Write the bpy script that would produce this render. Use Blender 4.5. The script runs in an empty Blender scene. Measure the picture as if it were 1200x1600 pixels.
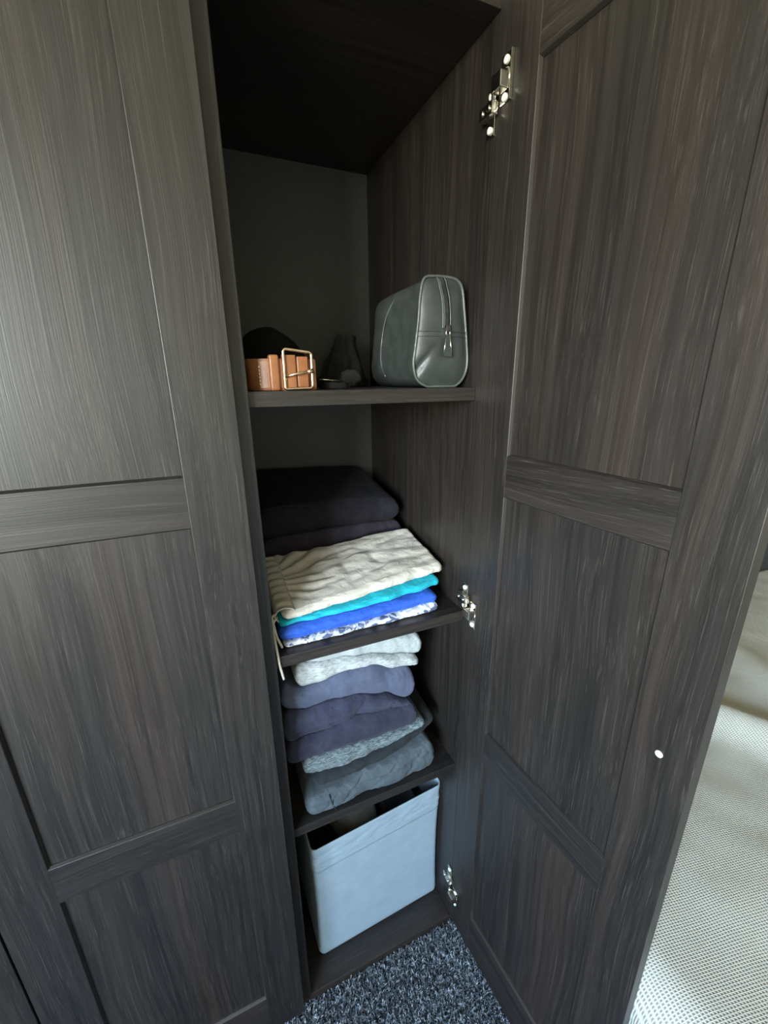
import bpy, bmesh, math, random
from mathutils import Vector, Matrix, noise
random.seed(7)
sc = bpy.context.scene
COL = sc.collection

# ------------------------------------------------------------------ camera
cam_data = bpy.data.cameras.new('camera')
cam = bpy.data.objects.new('camera', cam_data)
COL.objects.link(cam)
cam_data.sensor_fit = 'VERTICAL'
cam_data.sensor_height = 24.0
cam_data.lens = 647.14 / 1600 * 24.0
cam_data.clip_start = 0.01
AX = [(0.9187176675773264, -0.39479054643088335, -0.009913209877824932),
      (0.12788188436393447, 0.27365701438596773, 0.953288026846497),
      (0.37363628160660006, 0.8770702725130768, -0.3019000929794998)]
r_, u_, f_ = [Vector(a) for a in AX]
m = Matrix.Identity(4)
for i in range(3):
    m[i][0] = r_[i]; m[i][1] = u_[i]; m[i][2] = -f_[i]
m.translation = (-0.05864, -0.58401, 1.33805)
cam.matrix_world = m
sc.camera = cam

# ------------------------------------------------------------------ world, light, exposure
world = bpy.data.worlds.new('world'); sc.world = world
world.use_nodes = True
wn = world.node_tree
wb = wn.nodes['Background']
# overcast sky above, trees around the horizon, garden below: seen through the window only
w_tc = wn.nodes.new('ShaderNodeTexCoord'); w_sep = wn.nodes.new('ShaderNodeSeparateXYZ')
w_rng = wn.nodes.new('ShaderNodeMapRange'); w_rng.inputs['From Min'].default_value = -1; w_rng.inputs['From Max'].default_value = 1
w_rmp = wn.nodes.new('ShaderNodeValToRGB')
wn.links.new(w_tc.outputs['Generated'], w_sep.inputs[0]); wn.links.new(w_sep.outputs[2], w_rng.inputs['Value'])
wn.links.new(w_rng.outputs[0], w_rmp.inputs[0]); wn.links.new(w_rmp.outputs[0], wb.inputs[0])
el = w_rmp.color_ramp.elements
el[0].position = 0.0; el[0].color = (0.15, 0.145, 0.10, 1)
el[1].position = 1.0; el[1].color = (0.40, 0.60, 0.95, 1)
for p_, c_ in ((0.46, (0.24, 0.225, 0.15)), (0.49, (0.75, 0.73, 0.58)), (0.515, (1.0, 0.98, 0.86)), (0.56, (0.86, 0.97, 0.97)), (0.62, (0.58, 0.75, 0.90)), (0.75, (0.44, 0.62, 0.86))):
    e_ = el.new(p_); e_.color = (*c_, 1)
wb.inputs[1].default_value = 29.0

# the window opening guides the daylight into the room (a light portal, gives no light of its own)
win = bpy.data.lights.new('window_portal', 'AREA')
win.shape = 'RECTANGLE'; win.size = 1.20; win.size_y = 1.55
win.cycles.is_portal = True
wo = bpy.data.objects.new('window_portal', win); COL.objects.link(wo)
wo.location = (-1.545, -1.775, 1.48)
wo.rotation_euler = (0, math.radians(-90), 0)      # faces into the room, +x

sc.view_settings.view_transform = 'Standard'
sc.view_settings.look = 'None'
sc.view_settings.exposure = 1.0
sc.view_settings.gamma = 1.0
sc.view_settings.use_curve_mapping = False

# ------------------------------------------------------------------ materials
MATS = {}
def new_mat(name, rough=0.6, metal=0.0, spec=0.5):
    mt = bpy.data.materials.new(name); mt.use_nodes = True
    nt = mt.node_tree; b = nt.nodes['Principled BSDF']
    b.inputs['Roughness'].default_value = rough
    b.inputs['Metallic'].default_value = metal
    b.inputs['Specular IOR Level'].default_value = spec
    MATS[name] = mt
    return mt, nt, b
def N(nt, t, **kw):
    n = nt.nodes.new(t)
    for k, v in kw.items(): setattr(n, k, v)
    return n
def ramp(nt, fac, stops):
    n = N(nt, 'ShaderNodeValToRGB')
    el = n.color_ramp.elements
    while len(el) < len(stops): el.new(0.5)
    for e, (p, c) in zip(el, stops):
        e.position = p; e.color = (c[0], c[1], c[2], 1)
    nt.links.new(fac, n.inputs[0]); return n
def coords(nt, scale, rand=0.0):
    tc = N(nt, 'ShaderNodeTexCoord'); mp = N(nt, 'ShaderNodeMapping')
    mp.inputs['Scale'].default_value = scale
    src = tc.outputs['Object']
    if rand:
        oi = N(nt, 'ShaderNodeObjectInfo'); ml = N(nt, 'ShaderNodeMath', operation='MULTIPLY')
        ml.inputs[1].default_value = rand; nt.links.new(oi.outputs['Random'], ml.inputs[0])
        cb = N(nt, 'ShaderNodeCombineXYZ')
        for i in range(3): nt.links.new(ml.outputs[0], cb.inputs[i])
        va = N(nt, 'ShaderNodeVectorMath', operation='ADD')
        nt.links.new(src, va.inputs[0]); nt.links.new(cb.outputs[0], va.inputs[1]); src = va.outputs[0]
    nt.links.new(src, mp.inputs[0]); return mp.outputs[0]
def nz(nt, vec, scale, detail=3, rough=0.5, dist=0.0):
    n = N(nt, 'ShaderNodeTexNoise'); n.inputs['Scale'].default_value = scale
    n.inputs['Detail'].default_value = detail; n.inputs['Roughness'].default_value = rough
    n.inputs['Distortion'].default_value = dist
    nt.links.new(vec, n.inputs['Vector']); return n.outputs['Fac']
def mixc(nt, fac, a, b, mode='MIX'):
    n = N(nt, 'ShaderNodeMix', data_type='RGBA', blend_type=mode)
    for k, v in ((0, fac), (6, a), (7, b)):
        if isinstance(v, (int, float)): n.inputs[k].default_value = v
        elif isinstance(v, tuple): n.inputs[k].default_value = (*v, 1)
        else: nt.links.new(v, n.inputs[k])
    return n.outputs[2]
def bump(nt, b, h, strength=0.2, dist=0.001):
    n = N(nt, 'ShaderNodeBump'); n.inputs['Strength'].default_value = strength
    n.inputs['Distance'].default_value = dist
    nt.links.new(h, n.inputs['Height']); nt.links.new(n.outputs[0], b.inputs['Normal'])

def wood(name, axis, rough=0.43):
    mt, nt, b = new_mat(name, rough, 0, 0.6)
    def sc3(across, along):
        s = [across] * 3; s[axis] = along; return s
    def warped(scale, amt):
        """grain wanders a little sideways along the board"""
        base = coords(nt, (1, 1, 1), 5)
        n = N(nt, 'ShaderNodeTexNoise'); n.inputs['Scale'].default_value = 1.0; n.inputs['Detail'].default_value = 1
        mp0 = N(nt, 'ShaderNodeMapping'); mp0.inputs['Scale'].default_value = sc3(7, 2.2)
        nt.links.new(base, mp0.inputs[0]); nt.links.new(mp0.outputs[0], n.inputs['Vector'])
        vs = N(nt, 'ShaderNodeVectorMath', operation='SCALE'); vs.inputs['Scale'].default_value = amt
        nt.links.new(n.outputs['Color'], vs.inputs[0])
        va = N(nt, 'ShaderNodeVectorMath', operation='ADD'); nt.links.new(base, va.inputs[0]); nt.links.new(vs.outputs[0], va.inputs[1])
        mp = N(nt, 'ShaderNodeMapping'); mp.inputs['Scale'].default_value = scale
        nt.links.new(va.outputs[0], mp.inputs[0]); return mp.outputs[0]
    wide = nz(nt, warped(sc3(16, 0.5), .05), 1, 2, 0.5)
    streak = nz(nt, warped(sc3(110, 1.3), .035), 1, 5, 0.7)
    pore = nz(nt, warped(sc3(620, 4), .035), 1, 3, 0.6)
    c1 = ramp(nt, wide, [(0.34, (0.0140, 0.0122, 0.0114)), (0.52, (0.0185, 0.0150, 0.0130)), (0.72, (0.0290, 0.0200, 0.0158))]).outputs[0]
    st = ramp(nt, streak, [(0.36, (0.62, 0.62, 0.63)), (0.64, (1.25, 1.22, 1.2))]).outputs[0]
    c2 = mixc(nt, 0.9, c1, st, 'MULTIPLY')
    pr = ramp(nt, pore, [(0.56, (0, 0, 0)), (0.74, (1, 1, 1))]).outputs[0]
    c3 = mixc(nt, pr, c2, (0.050, 0.043, 0.036))
    nt.links.new(c3, b.inputs['Base Color'])
    rr = N(nt, 'ShaderNodeMapRange'); rr.inputs['To Min'].default_value = rough - 0.12; rr.inputs['To Max'].default_value = rough + 0.14
    nt.links.new(streak, rr.inputs['Value']); nt.links.new(rr.outputs[0], b.inputs['Roughness'])
    bump(nt, b, pore, 0.3, 0.0006)
wood('wood_vertical', 2); wood('wood_horizontal', 0)
mt, nt, b = new_mat('back_panel_grey', 0.55)
nt.links.new(ramp(nt, nz(nt, coords(nt, (1, 1, 1)), 300, 2), [(0.3, (0.045, 0.046, 0.044)), (0.7, (0.060, 0.060, 0.057))]).outputs[0], b.inputs['Base Color'])

mt, nt, b = new_mat('nickel', 0.22, 1.0)
nt.links.new(ramp(nt, nz(nt, coords(nt, (1, 1, 1)), 90, 2), [(0.3, (0.62, 0.58, 0.48)), (0.7, (0.85, 0.82, 0.74))]).outputs[0], b.inputs['Base Color'])
mt, nt, b = new_mat('dark_metal', 0.3, 1.0)
nt.links.new(ramp(nt, nz(nt, coords(nt, (1, 1, 1)), 90, 2), [(0.3, (0.10, 0.10, 0.10)), (0.7, (0.2, 0.2, 0.2))]).outputs[0], b.inputs['Base Color'])
mt, nt, b = new_mat('rose_gold', 0.2, 1.0)
nt.links.new(ramp(nt, nz(nt, coords(nt, (1, 1, 1)), 120, 2), [(0.3, (0.75, 0.52, 0.34)), (0.7, (0.92, 0.72, 0.52))]).outputs[0], b.inputs['Base Color'])
mt, nt, b = new_mat('white_plastic', 0.4)
nt.links.new(ramp(nt, nz(nt, coords(nt, (1, 1, 1)), 200, 1), [(0.3, (0.72, 0.72, 0.70)), (0.7, (0.8, 0.8, 0.78))]).outputs[0], b.inputs['Base Color'])

def leather(name, ca, cb, rough, grain=900, bs=0.25):
    mt, nt, b = new_mat(name, rough, 0, 0.5)
    v = coords(nt, (1, 1, 1))
    nt.links.new(ramp(nt, nz(nt, v, 45, 4), [(0.3, ca), (0.7, cb)]).outputs[0], b.inputs['Base Color'])
    vo = N(nt, 'ShaderNodeTexVoronoi'); vo.inputs['Scale'].default_value = grain
    nt.links.new(v, vo.inputs['Vector']); bump(nt, b, vo.outputs['Distance'], bs, 0.0006)
leather('bag_leather', (0.032, 0.037, 0.035), (0.050, 0.057, 0.054), 0.28, 1100, 0.18)
leather('bag_piping', (0.07, 0.08, 0.076), (0.10, 0.112, 0.106), 0.22)
leather('zip_tape', (0.03, 0.034, 0.033), (0.045, 0.05, 0.048), 0.6)
leather('tan_leather', (0.20, 0.070, 0.026), (0.30, 0.120, 0.046), 0.38, 700, 0.2)
leather('black_leather', (0.008, 0.008, 0.010), (0.016, 0.016, 0.018), 0.45)
leather('tan_thread', (0.7, 0.5, 0.3), (0.8, 0.6, 0.4), 0.7)
leather('grey_thread', (0.012, 0.014, 0.014), (0.02, 0.02, 0.02), 0.7)

def fabric(name, ca, cb, rough=0.9, nscale=40, weave=1400, bs=0.25, stretch=(1, 1, 1), speck=None, sheen=0.03, pos=(0.3, 0.7)):
    mt, nt, b = new_mat(name, rough, 0, 0.2)
    v = coords(nt, stretch)
    c = ramp(nt, nz(nt, v, nscale, 4, 0.6), [(pos[0], ca), (pos[1], cb)]).outputs[0]
    if speck:
        s = ramp(nt, nz(nt, coords(nt, (.3, 1, 2)), 330, 3, 0.7), [(0.42, (0, 0, 0)), (0.6, (1, 1, 1))]).outputs[0]
        c = mixc(nt, s, c, speck)
    nt.links.new(c, b.inputs['Base Color'])
    b.inputs['Sheen Weight'].default_value = sheen
    b.inputs['Sheen Roughness'].default_value = 0.5
    v2 = coords(nt, (1, 1, 1))
    cr = nz(nt, coords(nt, (1, 1, 1.6)), 48, 3, 0.55, 1.2)          # soft handling creases
    ad = N(nt, 'ShaderNodeMath', operation='MULTIPLY_ADD'); ad.inputs[1].default_value = 0.16
    nt.links.new(nz(nt, v2, weave, 2), ad.inputs[0]); nt.links.new(cr, ad.inputs[2])
    bump(nt, b, ad.outputs[0], bs*2.0, 0.004)
fabric('beige_cotton', (0.55, 0.51, 0.445), (0.62, 0.58, 0.515), 0.8)
fabric('turquoise_cotton', (0.012, 0.36, 0.47), (0.02, 0.44, 0.56), 0.75)
fabric('blue_cotton', (0.022, 0.085, 0.46), (0.035, 0.12, 0.58), 0.75)
fabric('dark_cotton', (0.010, 0.010, 0.015), (0.020, 0.018, 0.026))
fabric('aubergine_cotton', (0.022, 0.018, 0.028), (0.034, 0.028, 0.040))
fabric('navy_fleece', (0.028, 0.030, 0.055), (0.045, 0.048, 0.078), sheen=0.06)
fabric('slate_fleece', (0.072, 0.084, 0.135), (0.10, 0.115, 0.175), sheen=0.06)
fabric('navy_dark_fleece', (0.024, 0.025, 0.044), (0.038, 0.038, 0.062), sheen=0.06)
fabric('light_heather', (0.26, 0.28, 0.29), (0.40, 0.42, 0.42), nscale=160, stretch=(.5, 1, 4), speck=(0.50, 0.52, 0.52))
fabric('pale_jersey', (0.36, 0.39, 0.40), (0.46, 0.49, 0.50), nscale=120, stretch=(1, 1, 3))
fabric('mid_heather', (0.045, 0.06, 0.07), (0.09, 0.11, 0.12), nscale=150, stretch=(.4, 1, 4), speck=(0.21, 0.25, 0.26))
fabric('charcoal_cotton', (0.016, 0.020, 0.022), (0.024, 0.029, 0.031))
fabric('grey_denim', (0.060, 0.074, 0.084), (0.078, 0.094, 0.106), nscale=30)
fabric('cream_cord', (0.58, 0.53, 0.42), (0.68, 0.63, 0.52))
fabric('black_knit', (0.004, 0.004, 0.005), (0.009, 0.009, 0.010), bs=0.5, sheen=0.0)
fabric('dim_grey_cloth', (0.014, 0.013, 0.012), (0.030, 0.028, 0.025))
fabric('sock_grey', (0.045, 0.042, 0.039), (0.07, 0.065, 0.06))
fabric('box_fabric', (0.27, 0.335, 0.375), (0.30, 0.37, 0.41), 0.7, 25, 1800, 0.12)
fabric('box_lining', (0.28, 0.33, 0.36), (0.33, 0.38, 0.41), 0.8)
fabric('khaki_felt', (0.16, 0.15, 0.12), (0.22, 0.20, 0.165))
# printed swim shorts: white and pale blue motif on navy
mt, nt, b = new_mat('print_cotton', 0.8)
v = coords(nt, (1, 1, 1))
vo = N(nt, 'ShaderNodeTexVoronoi'); vo.inputs['Scale'].default_value = 42; nt.links.new(v, vo.inputs['Vector'])
cc = ramp(nt, vo.outputs['Distance'], [(0.42, (0.80, 0.84, 0.86)), (0.46, (0.35, 0.42, 0.55)), (0.52, (0.05, 0.07, 0.14))]).outputs[0]
c2 = ramp(nt, nz(nt, v, 45, 2, 0.5, 2.0), [(0.50, (0.80, 0.84, 0.87)), (0.54, (0.10, 0.13, 0.24))]).outputs[0]
nt.links.new(mixc(nt, 0.6, cc, c2), b.inputs['Base Color'])
bump(nt, b, nz(nt, v, 1400, 2), 0.2, 0.0006)
# waffle blanket
mt, nt, b = new_mat('waffle_blanket', 0.9, 0, 0.2)
b.inputs['Sheen Weight'].default_value = 0.1
v = coords(nt, (1, 1, 1))
mpn = N(nt, 'ShaderNodeMapping'); mpn.inputs['Rotation'].default_value = (0, 0, math.radians(12)); nt.links.new(v, mpn.inputs[0])
hs = []
for dr_, scl in (('X', 56), ('Y', 88)):
    w = N(nt, 'ShaderNodeTexWave', bands_direction=dr_); w.inputs['Scale'].default_value = scl
    w.inputs['Distortion'].default_value = 0.6; w.inputs['Detail'].default_value = 1
    nt.links.new(mpn.outputs[0], w.inputs['Vector']); hs.append(w.outputs['Fac'])
mx = N(nt, 'ShaderNodeMath', operation='MAXIMUM'); nt.links.new(hs[0], mx.inputs[0]); nt.links.new(hs[1], mx.inputs[1])
c = ramp(nt, mx.outputs[0], [(0.25, (0.32, 0.31, 0.265)), (0.75, (0.55, 0.53, 0.46))]).outputs[0]
nt.links.new(c, b.inputs['Base Color']); bump(nt, b, mx.outputs[0], 0.6, 0.002)
# carpet
mt, nt, b = new_mat('carpet', 0.95, 0, 0.1)
v = coords(nt, (1, 1, 1))
c = ramp(nt, nz(nt, v, 230, 3, 0.7), [(0.40, (0.02, 0.025, 0.03)), (0.52, (0.08, 0.095, 0.11)), (0.64, (0.30, 0.33, 0.36))]).outputs[0]
nt.links.new(c, b.inputs['Base Color']); bump(nt, b, nz(nt, v, 300, 3), 0.8, 0.006)
mt, nt, b = new_mat('carpet_fibre', 0.9, 0, 0.15)
v = coords(nt, (1, 1, 1))
c = ramp(nt, nz(nt, v, 110, 4, 0.8), [(0.36, (0.035, 0.042, 0.05)), (0.50, (0.14, 0.16, 0.18)), (0.60, (0.50, 0.54, 0.57))]).outputs[0]
nt.links.new(c, b.inputs['Base Color'])
def plain(name, ca, cb, rough=0.8, scale=30):
    mt, nt, b = new_mat(name, rough)
    v = coords(nt, (1, 1, 1))
    nt.links.new(ramp(nt, nz(nt, v, scale, 3), [(0.3, ca), (0.7, cb)]).outputs[0], b.inputs['Base Color'])
    bump(nt, b, nz(nt, v, 250, 2), 0.05, 0.0006)
plain('wall_paint', (0.50, 0.45, 0.35), (0.54, 0.49, 0.38))
plain('ceiling_paint', (0.74, 0.72, 0.66), (0.78, 0.76, 0.70))
plain('window_white', (0.76, 0.76, 0.74), (0.8, 0.8, 0.78), 0.4)
plain('charcoal_board', (0.030, 0.033, 0.038), (0.042, 0.045, 0.05), 0.6)
plain('black_rubber', (0.01, 0.01, 0.012), (0.02, 0.02, 0.022), 0.5)

# ------------------------------------------------------------------ builders
def link(name, me, mat, parent=None, smooth=False):
    me.name = name
    o = bpy.data.objects.new(name, me); COL.objects.link(o)
    if mat: me.materials.append(MATS[mat])
    if parent: o.parent = parent
    if smooth:
        for p in me.polygons: p.use_smooth = True
    return o
def tag(o, label=None, cat=None, group=None, kind=None):
    if label: o['label'] = label
    if cat: o['category'] = cat
    if group: o['group'] = group
    if kind: o['kind'] = kind
    return o
def empty(name, loc=(0, 0, 0), parent=None, rz=0):
    o = bpy.data.objects.new(name, None); COL.objects.link(o)
    o.empty_display_size = 0.05; o.location = loc; o.rotation_euler = (0, 0, rz)
    if parent: o.parent = parent
    return o
def box_bm(bm, x0, x1, y0, y1, z0, z1, bev=0.0, seg=2):
    vs = [bm.verts.new(p) for p in ((x0,y0,z0),(x1,y0,z0),(x1,y1,z0),(x0,y1,z0),(x0,y0,z1),(x1,y0,z1),(x1,y1,z1),(x0,y1,z1))]
    fs = [bm.faces.new([vs[i] for i in q]) for q in ((0,3,2,1),(4,5,6,7),(0,1,5,4),(1,2,6,5),(2,3,7,6),(3,0,4,7))]
    if bev:
        es = list({e for f in fs for e in f.edges})
        bmesh.ops.bevel(bm, geom=es, offset=bev, segments=seg, profile=0.6, affect='EDGES')
def done(bm, name, mat, parent=None, smooth=False):
    bmesh.ops.recalc_face_normals(bm, faces=bm.faces)
    me = bpy.data.meshes.new(name); bm.to_mesh(me); bm.free()
    return link(name, me, mat, parent, smooth)
def box(name, x0, x1, y0, y1, z0, z1, mat, parent=None, bev=0.0012):
    bm = bmesh.new(); box_bm(bm, x0, x1, y0, y1, z0, z1, bev)
    return done(bm, name, mat, parent)
def mesh(name, verts, faces, mat, parent=None, smooth=True):
    me = bpy.data.meshes.new(name); me.from_pydata(verts, [], faces); me.update()
    bm = bmesh.new(); bm.from_mesh(me); bmesh.ops.recalc_face_normals(bm, faces=bm.faces); bm.to_mesh(me); bm.free()
    return link(name, me, mat, parent, smooth)
def tube_data(pts, r, n=8, closed=False, cap=True):
    pts = [Vector(p) for p in pts]; k = len(pts); V = []; F = []
    up = None
    for i, p in enumerate(pts):
        a = pts[(i-1) % k] if (closed or i) else pts[i]
        c = pts[(i+1) % k] if (closed or i < k-1) else pts[i]
        t = (c - a).normalized()
        if up is None:
            up = t.orthogonal().normalized()
        up = (up - t * up.dot(t)).normalized()
        s = t.cross(up)
        rr = r[i] if isinstance(r, (list, tuple)) else r
        for j in range(n):
            an = 2 * math.pi * j / n
            V.append(tuple(p + (up * math.cos(an) + s * math.sin(an)) * rr))
    for i in range(k if closed else k-1):
        for j in range(n):
            a = i*n + j; b_ = i*n + (j+1) % n; i2 = (i+1) % k
            F.append((a, b_, i2*n + (j+1) % n, i2*n + j))
    if not closed and cap:
        F.append(tuple(range(n))[::-1]); F.append(tuple((k-1)*n + j for j in range(n)))
    return V, F
def tube(name, pts, r, mat, parent=None, n=8, closed=False):
    V, F = tube_data(pts, r, n, closed); return mesh(name, V, F, mat, parent)
def spline(pts, n, closed=False):
    """Catmull-Rom through pts, n samples per span."""
    P = [Vector(p) for p in pts]; k = len(P); out = []
    for i in range(k if closed else k-1):
        p0 = P[(i-1) % k] if (closed or i > 0) else P[i]
        p1 = P[i]; p2 = P[(i+1) % k]
        p3 = P[(i+2) % k] if (closed or i+2 < k) else p2
        for s in range(n):
            t = s / n
            out.append(0.5*((2*p1) + (p2-p0)*t + (2*p0-5*p1+4*p2-p3)*t*t + (3*p1-p0-3*p2+p3)*t**3))
    if not closed: out.append(P[-1])
    return out
def fn(x, y, z=0.0): return noise.noise(Vector((x, y, z)))
def interp(curve, x):
    if x <= curve[0][0]: return curve[0][1]
    for (a, va), (b_, vb) in zip(curve, curve[1:]):
        if x <= b_:
            t = (x-a)/(b_-a); t = t*t*(3-2*t)*0.5 + t*0.5
            return va + (vb-va)*t
    return curve[-1][1]

# ------------------------------------------------------------------ the room
XL, XR, YF, YB, ZC = -1.50, 2.75, -2.90, 0.535, 2.42
def struct(o): o['kind'] = 'structure'; return o
struct(box('floor', XL-.1, XR+.1, YF-.1, YB+.1, -.05, 0, 'carpet', bev=0))
struct(box('ceiling', XL-.1, XR+.1, YF-.1, YB+.1, ZC, ZC+.05, 'ceiling_paint', bev=0))
struct(box('wall_back', XL-.1, XR+.1, YB, YB+.1, 0, ZC, 'wall_paint', bev=0))
struct(box('wall_front', XL-.1, XR+.1, YF-.1, YF, 0, ZC, 'wall_paint', bev=0))
struct(box('wall_right', XR, XR+.1, YF, YB, 0, ZC, 'wall_paint', bev=0))
bm = bmesh.new()
WY0, WY1, WZ0, WZ1 = -2.55, -1.00, 0.88, 2.08
box_bm(bm, XL-.1, XL, YF, WY0, 0, ZC); box_bm(bm, XL-.1, XL, WY1, YB, 0, ZC)
box_bm(bm, XL-.1, XL, WY0, WY1, 0, WZ0); box_bm(bm, XL-.1, XL, WY0, WY1, WZ1, ZC)
struct(done(bm, 'wall_left', 'wall_paint'))
w1 = struct(box('window_1', XL-.09, XL-.05, WY0, WY0+.05, WZ0, WZ1, 'window_white', bev=.003))
box('window_frame', XL-.09, XL-.05, WY1-.05, WY1, WZ0, WZ1, 'window_white', w1, .003)
box('window_frame', XL-.09, XL-.05, WY0+.05, WY1-.05, WZ0, WZ0+.05, 'window_white', w1, .003)
box('window_frame', XL-.09, XL-.05, WY0+.05, WY1-.05, WZ1-.05, WZ1, 'window_white', w1, .003)
box('window_sill', XL-.1, XL+.0, WY0, WY1, WZ0-.03, WZ0-.001, 'window_white', w1, .003)

# carpet pile close to the wardrobe: short tufts, far too many to count
V = []; F = []
rnd = random.Random(3)
for i in range(60000):
    x = rnd.uniform(-.30, .48); y = rnd.uniform(-.52, -.0)
    h = rnd.uniform(.006, .014); a = rnd.uniform(0, 6.283); w_ = rnd.uniform(.0008, .0016)
    lx, ly = rnd.gauss(0, .005), rnd.gauss(0, .005)
    dx, dy = math.cos(a)*w_, math.sin(a)*w_
    k = len(V)
    V += [(x-dx, y-dy, 0), (x+dx, y+dy, 0), (x+dx*.7+lx*.6, y+dy*.7+ly*.6, h*.7), (x-dx*.7+lx*.6, y-dy*.7+ly*.6, h*.7), (x+lx, y+ly, h)]
    F += [(k, k+1, k+2, k+3), (k+3, k+2, k+4)]
me = bpy.data.meshes.new('carpet_pile'); me.from_pydata(V, [], F); me.update()
cp = link('carpet_pile', me, 'carpet_fibre')
tag(cp, 'speckled grey cut-pile carpet on the floor before the wardrobe', 'carpet', kind='stuff')

# ------------------------------------------------------------------ the wardrobe
W = 0.3621; DEP = 0.489; ZTOP = 1.792
S1, S2, S3, ZB = 1.3263, 0.9086, 0.5208, 0.0254
WX0, WX1 = -0.832, W + 0.019
ward = empty('wardrobe', (0, 0, 0))
tag(ward, 'tall black-brown wood-grain wardrobe with three framed doors, one open', 'wardrobe')
box('side_panel', W, WX1, 0, DEP+.006, 0, ZTOP+.018, 'wood_vertical', ward)
box('side_panel', WX0, WX0+.019, 0, DEP+.006, 0, ZTOP+.018, 'wood_vertical', ward)
box('partition', -.034, 0, 0, DEP, ZB, ZTOP, 'wood_vertical', ward)
box('top_panel', WX0+.0192, W-.0002, 0, DEP, ZTOP, ZTOP+.018, 'wood_horizontal', ward)
box('bottom_panel', WX0+.0192, W-.0002, 0, DEP, 0.002, ZB, 'wood_horizontal', ward)
box('back_panel', 0.0002, W-.0002, DEP-.004, DEP, ZB, ZTOP, 'back_panel_grey', ward, 0)
box('back_panel', WX0+.0192, -.0342, DEP-.004, DEP, ZB, ZTOP, 'back_panel_grey', ward, 0)
for z in (S1, S2, S3):
    box('shelf', 0.0003, W-.0003, 0.012, DEP-.0045, z-.021, z, 'wood_horizontal', ward, .001)

R1T, R1B, R2T, R2B, R3T, R0B = 1.2273, 1.1557, .683, .6085, .1403, 1.7059
DZ0, DZ1, DW, ST, TH = 0.026, 1.796, 0.395, 0.0742, 0.020
CH, CD = .0028, .0052          # sloped inner edge of the frame: width and depth
def prism(name, prof, x0, x1, along_x, mat, parent):
    """extrude a profile given as (across, y) along x (rails: across = z) or along z (stiles: across = x)"""
    bm = bmesh.new(); ends = []
    for t in (x0, x1):
        ends.append([bm.verts.new((t, y, a) if along_x else (a, y, t)) for a, y in prof])
    n = len(prof)
    for i in range(n): bm.faces.new((ends[0][i], ends[0][(i+1) % n], ends[1][(i+1) % n], ends[1][i]))
    bm.faces.new(ends[0]); bm.faces.new(ends[1][::-1])
    rim = [e for e in bm.edges if abs(e.verts[0].co[0 if along_x else 2]-e.verts[1].co[0 if along_x else 2]) > .01]
    bmesh.ops.bevel(bm, geom=rim, offset=.0007, segments=2, profile=.5, affect='EDGES')
    return done(bm, name, mat, parent)
def member(lo, hi, c_lo, c_hi, e=0.0):
    """profile from lo to hi with a sloped edge on the panel sides"""
    a = [(lo+CH, e), (lo, CD), (lo, TH-CD), (lo+CH, TH-e)] if c_lo else [(lo, e), (lo, TH-e)]
    b_ = [(hi-CH, TH-e), (hi, TH-CD), (hi, CD), (hi-CH, e)] if c_hi else [(hi, TH-e), (hi, e)]
    return a + b_
def door(loc, rz, parent):
    """framed door; local x 0..DW, y 0..TH, z world heights. The frame lies proud of the panels on both faces."""
    d = empty('door', loc, parent, rz)
    prism('stile', member(0, ST, False, True), DZ0, DZ1, False, 'wood_vertical', d)
    prism('stile', member(DW-ST, DW, True, False), DZ0, DZ1, False, 'wood_vertical', d)
    for a, b_, cl, ch in ((R0B, DZ1, True, False), (R1B, R1T, True, True), (R2B, R2T, True, True), (DZ0, R3T, False, True)):
        prism('rail', member(a, b_, cl, ch, .0002), ST-CH, DW-ST+CH, True, 'wood_horizontal', d)
    for a, b_ in ((R1T, R0B), (R2T, R1B), (R3T, R2B)):
        box('panel', ST-.004, DW-ST+.004, 0.006, TH-.006, a-.004, b_+.004, 'wood_vertical', d, 0)
    return d
def knob(d, x, z, front):
    """small turned knob on one face, its screw head on the other"""
    bm = bmesh.new()
    prof = [(0, 0), (.006, 0), (.006, .008), (.010, .013), (.0145, .018), (.0145, .022), (.010, .026), (0, .027)]
    s = 24; rings = []
    for r, h in prof:
        rings.append([bm.verts.new((x + r*math.cos(2*math.pi*j/s), (-h if front else TH + h), z + r*math.sin(2*math.pi*j/s))) for j in range(s)] if r else [bm.verts.new((x, (-h if front else TH+h), z))])
    for a, b_ in zip(rings, rings[1:]):
        for j in range(s):
            q = [a[j % len(a)], a[(j+1) % len(a)], b_[(j+1) % len(b_)], b_[j % len(b_)]]
            q = list(dict.fromkeys(q))
            if len(q) > 2:
                try: bm.faces.new(q)
                except ValueError: pass
    done(bm, 'knob', 'nickel', d, True)
    bm = bmesh.new()
    y = TH if front else 0; sgn = 1 if front else -1
    V = []; 
    for r, h in ((.0044, 0), (.0042, .0014), (.0031, .0022), (.0014, .0024), (.0011, .0014)):
        V.append([bm.verts.new((x + r*math.cos(2*math.pi*j/16), y + sgn*h, z + r*math.sin(2*math.pi*j/16))) for j in range(16)])
    for a, b_ in zip(V, V[1:]):
        for j in range(16): bm.faces.new((a[j], a[(j+1) % 16], b_[(j+1) % 16], b_[j]))
    bm.faces.new(V[-1])
    o = done(bm, 'knob_screw', 'white_plastic', d, True)
    o['label'] = 'bright round screw head of the knob'
dl, dr = -0.4137, -0.0187
d_mid = door((dl, -.0205, 0), 0, ward); knob(d_mid, .036, .91, True)
d_left = door((dl-.003-DW, -.0205, 0), 0, ward); knob(d_left, DW-.036, .91, True)
ang = math.radians(94.71)
DD = Vector((-math.cos(ang), -math.sin(ang), 0)); DN = Vector((-DD.y, DD.x, 0))
HX, HY = 0.3617, -0.0012
d_open = door((HX, HY, 0), math.atan2(DD.y, DD.x), ward); knob(d_open, .3588, .910, False)
d_open['label'] = 'open door swung out to the right'
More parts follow.
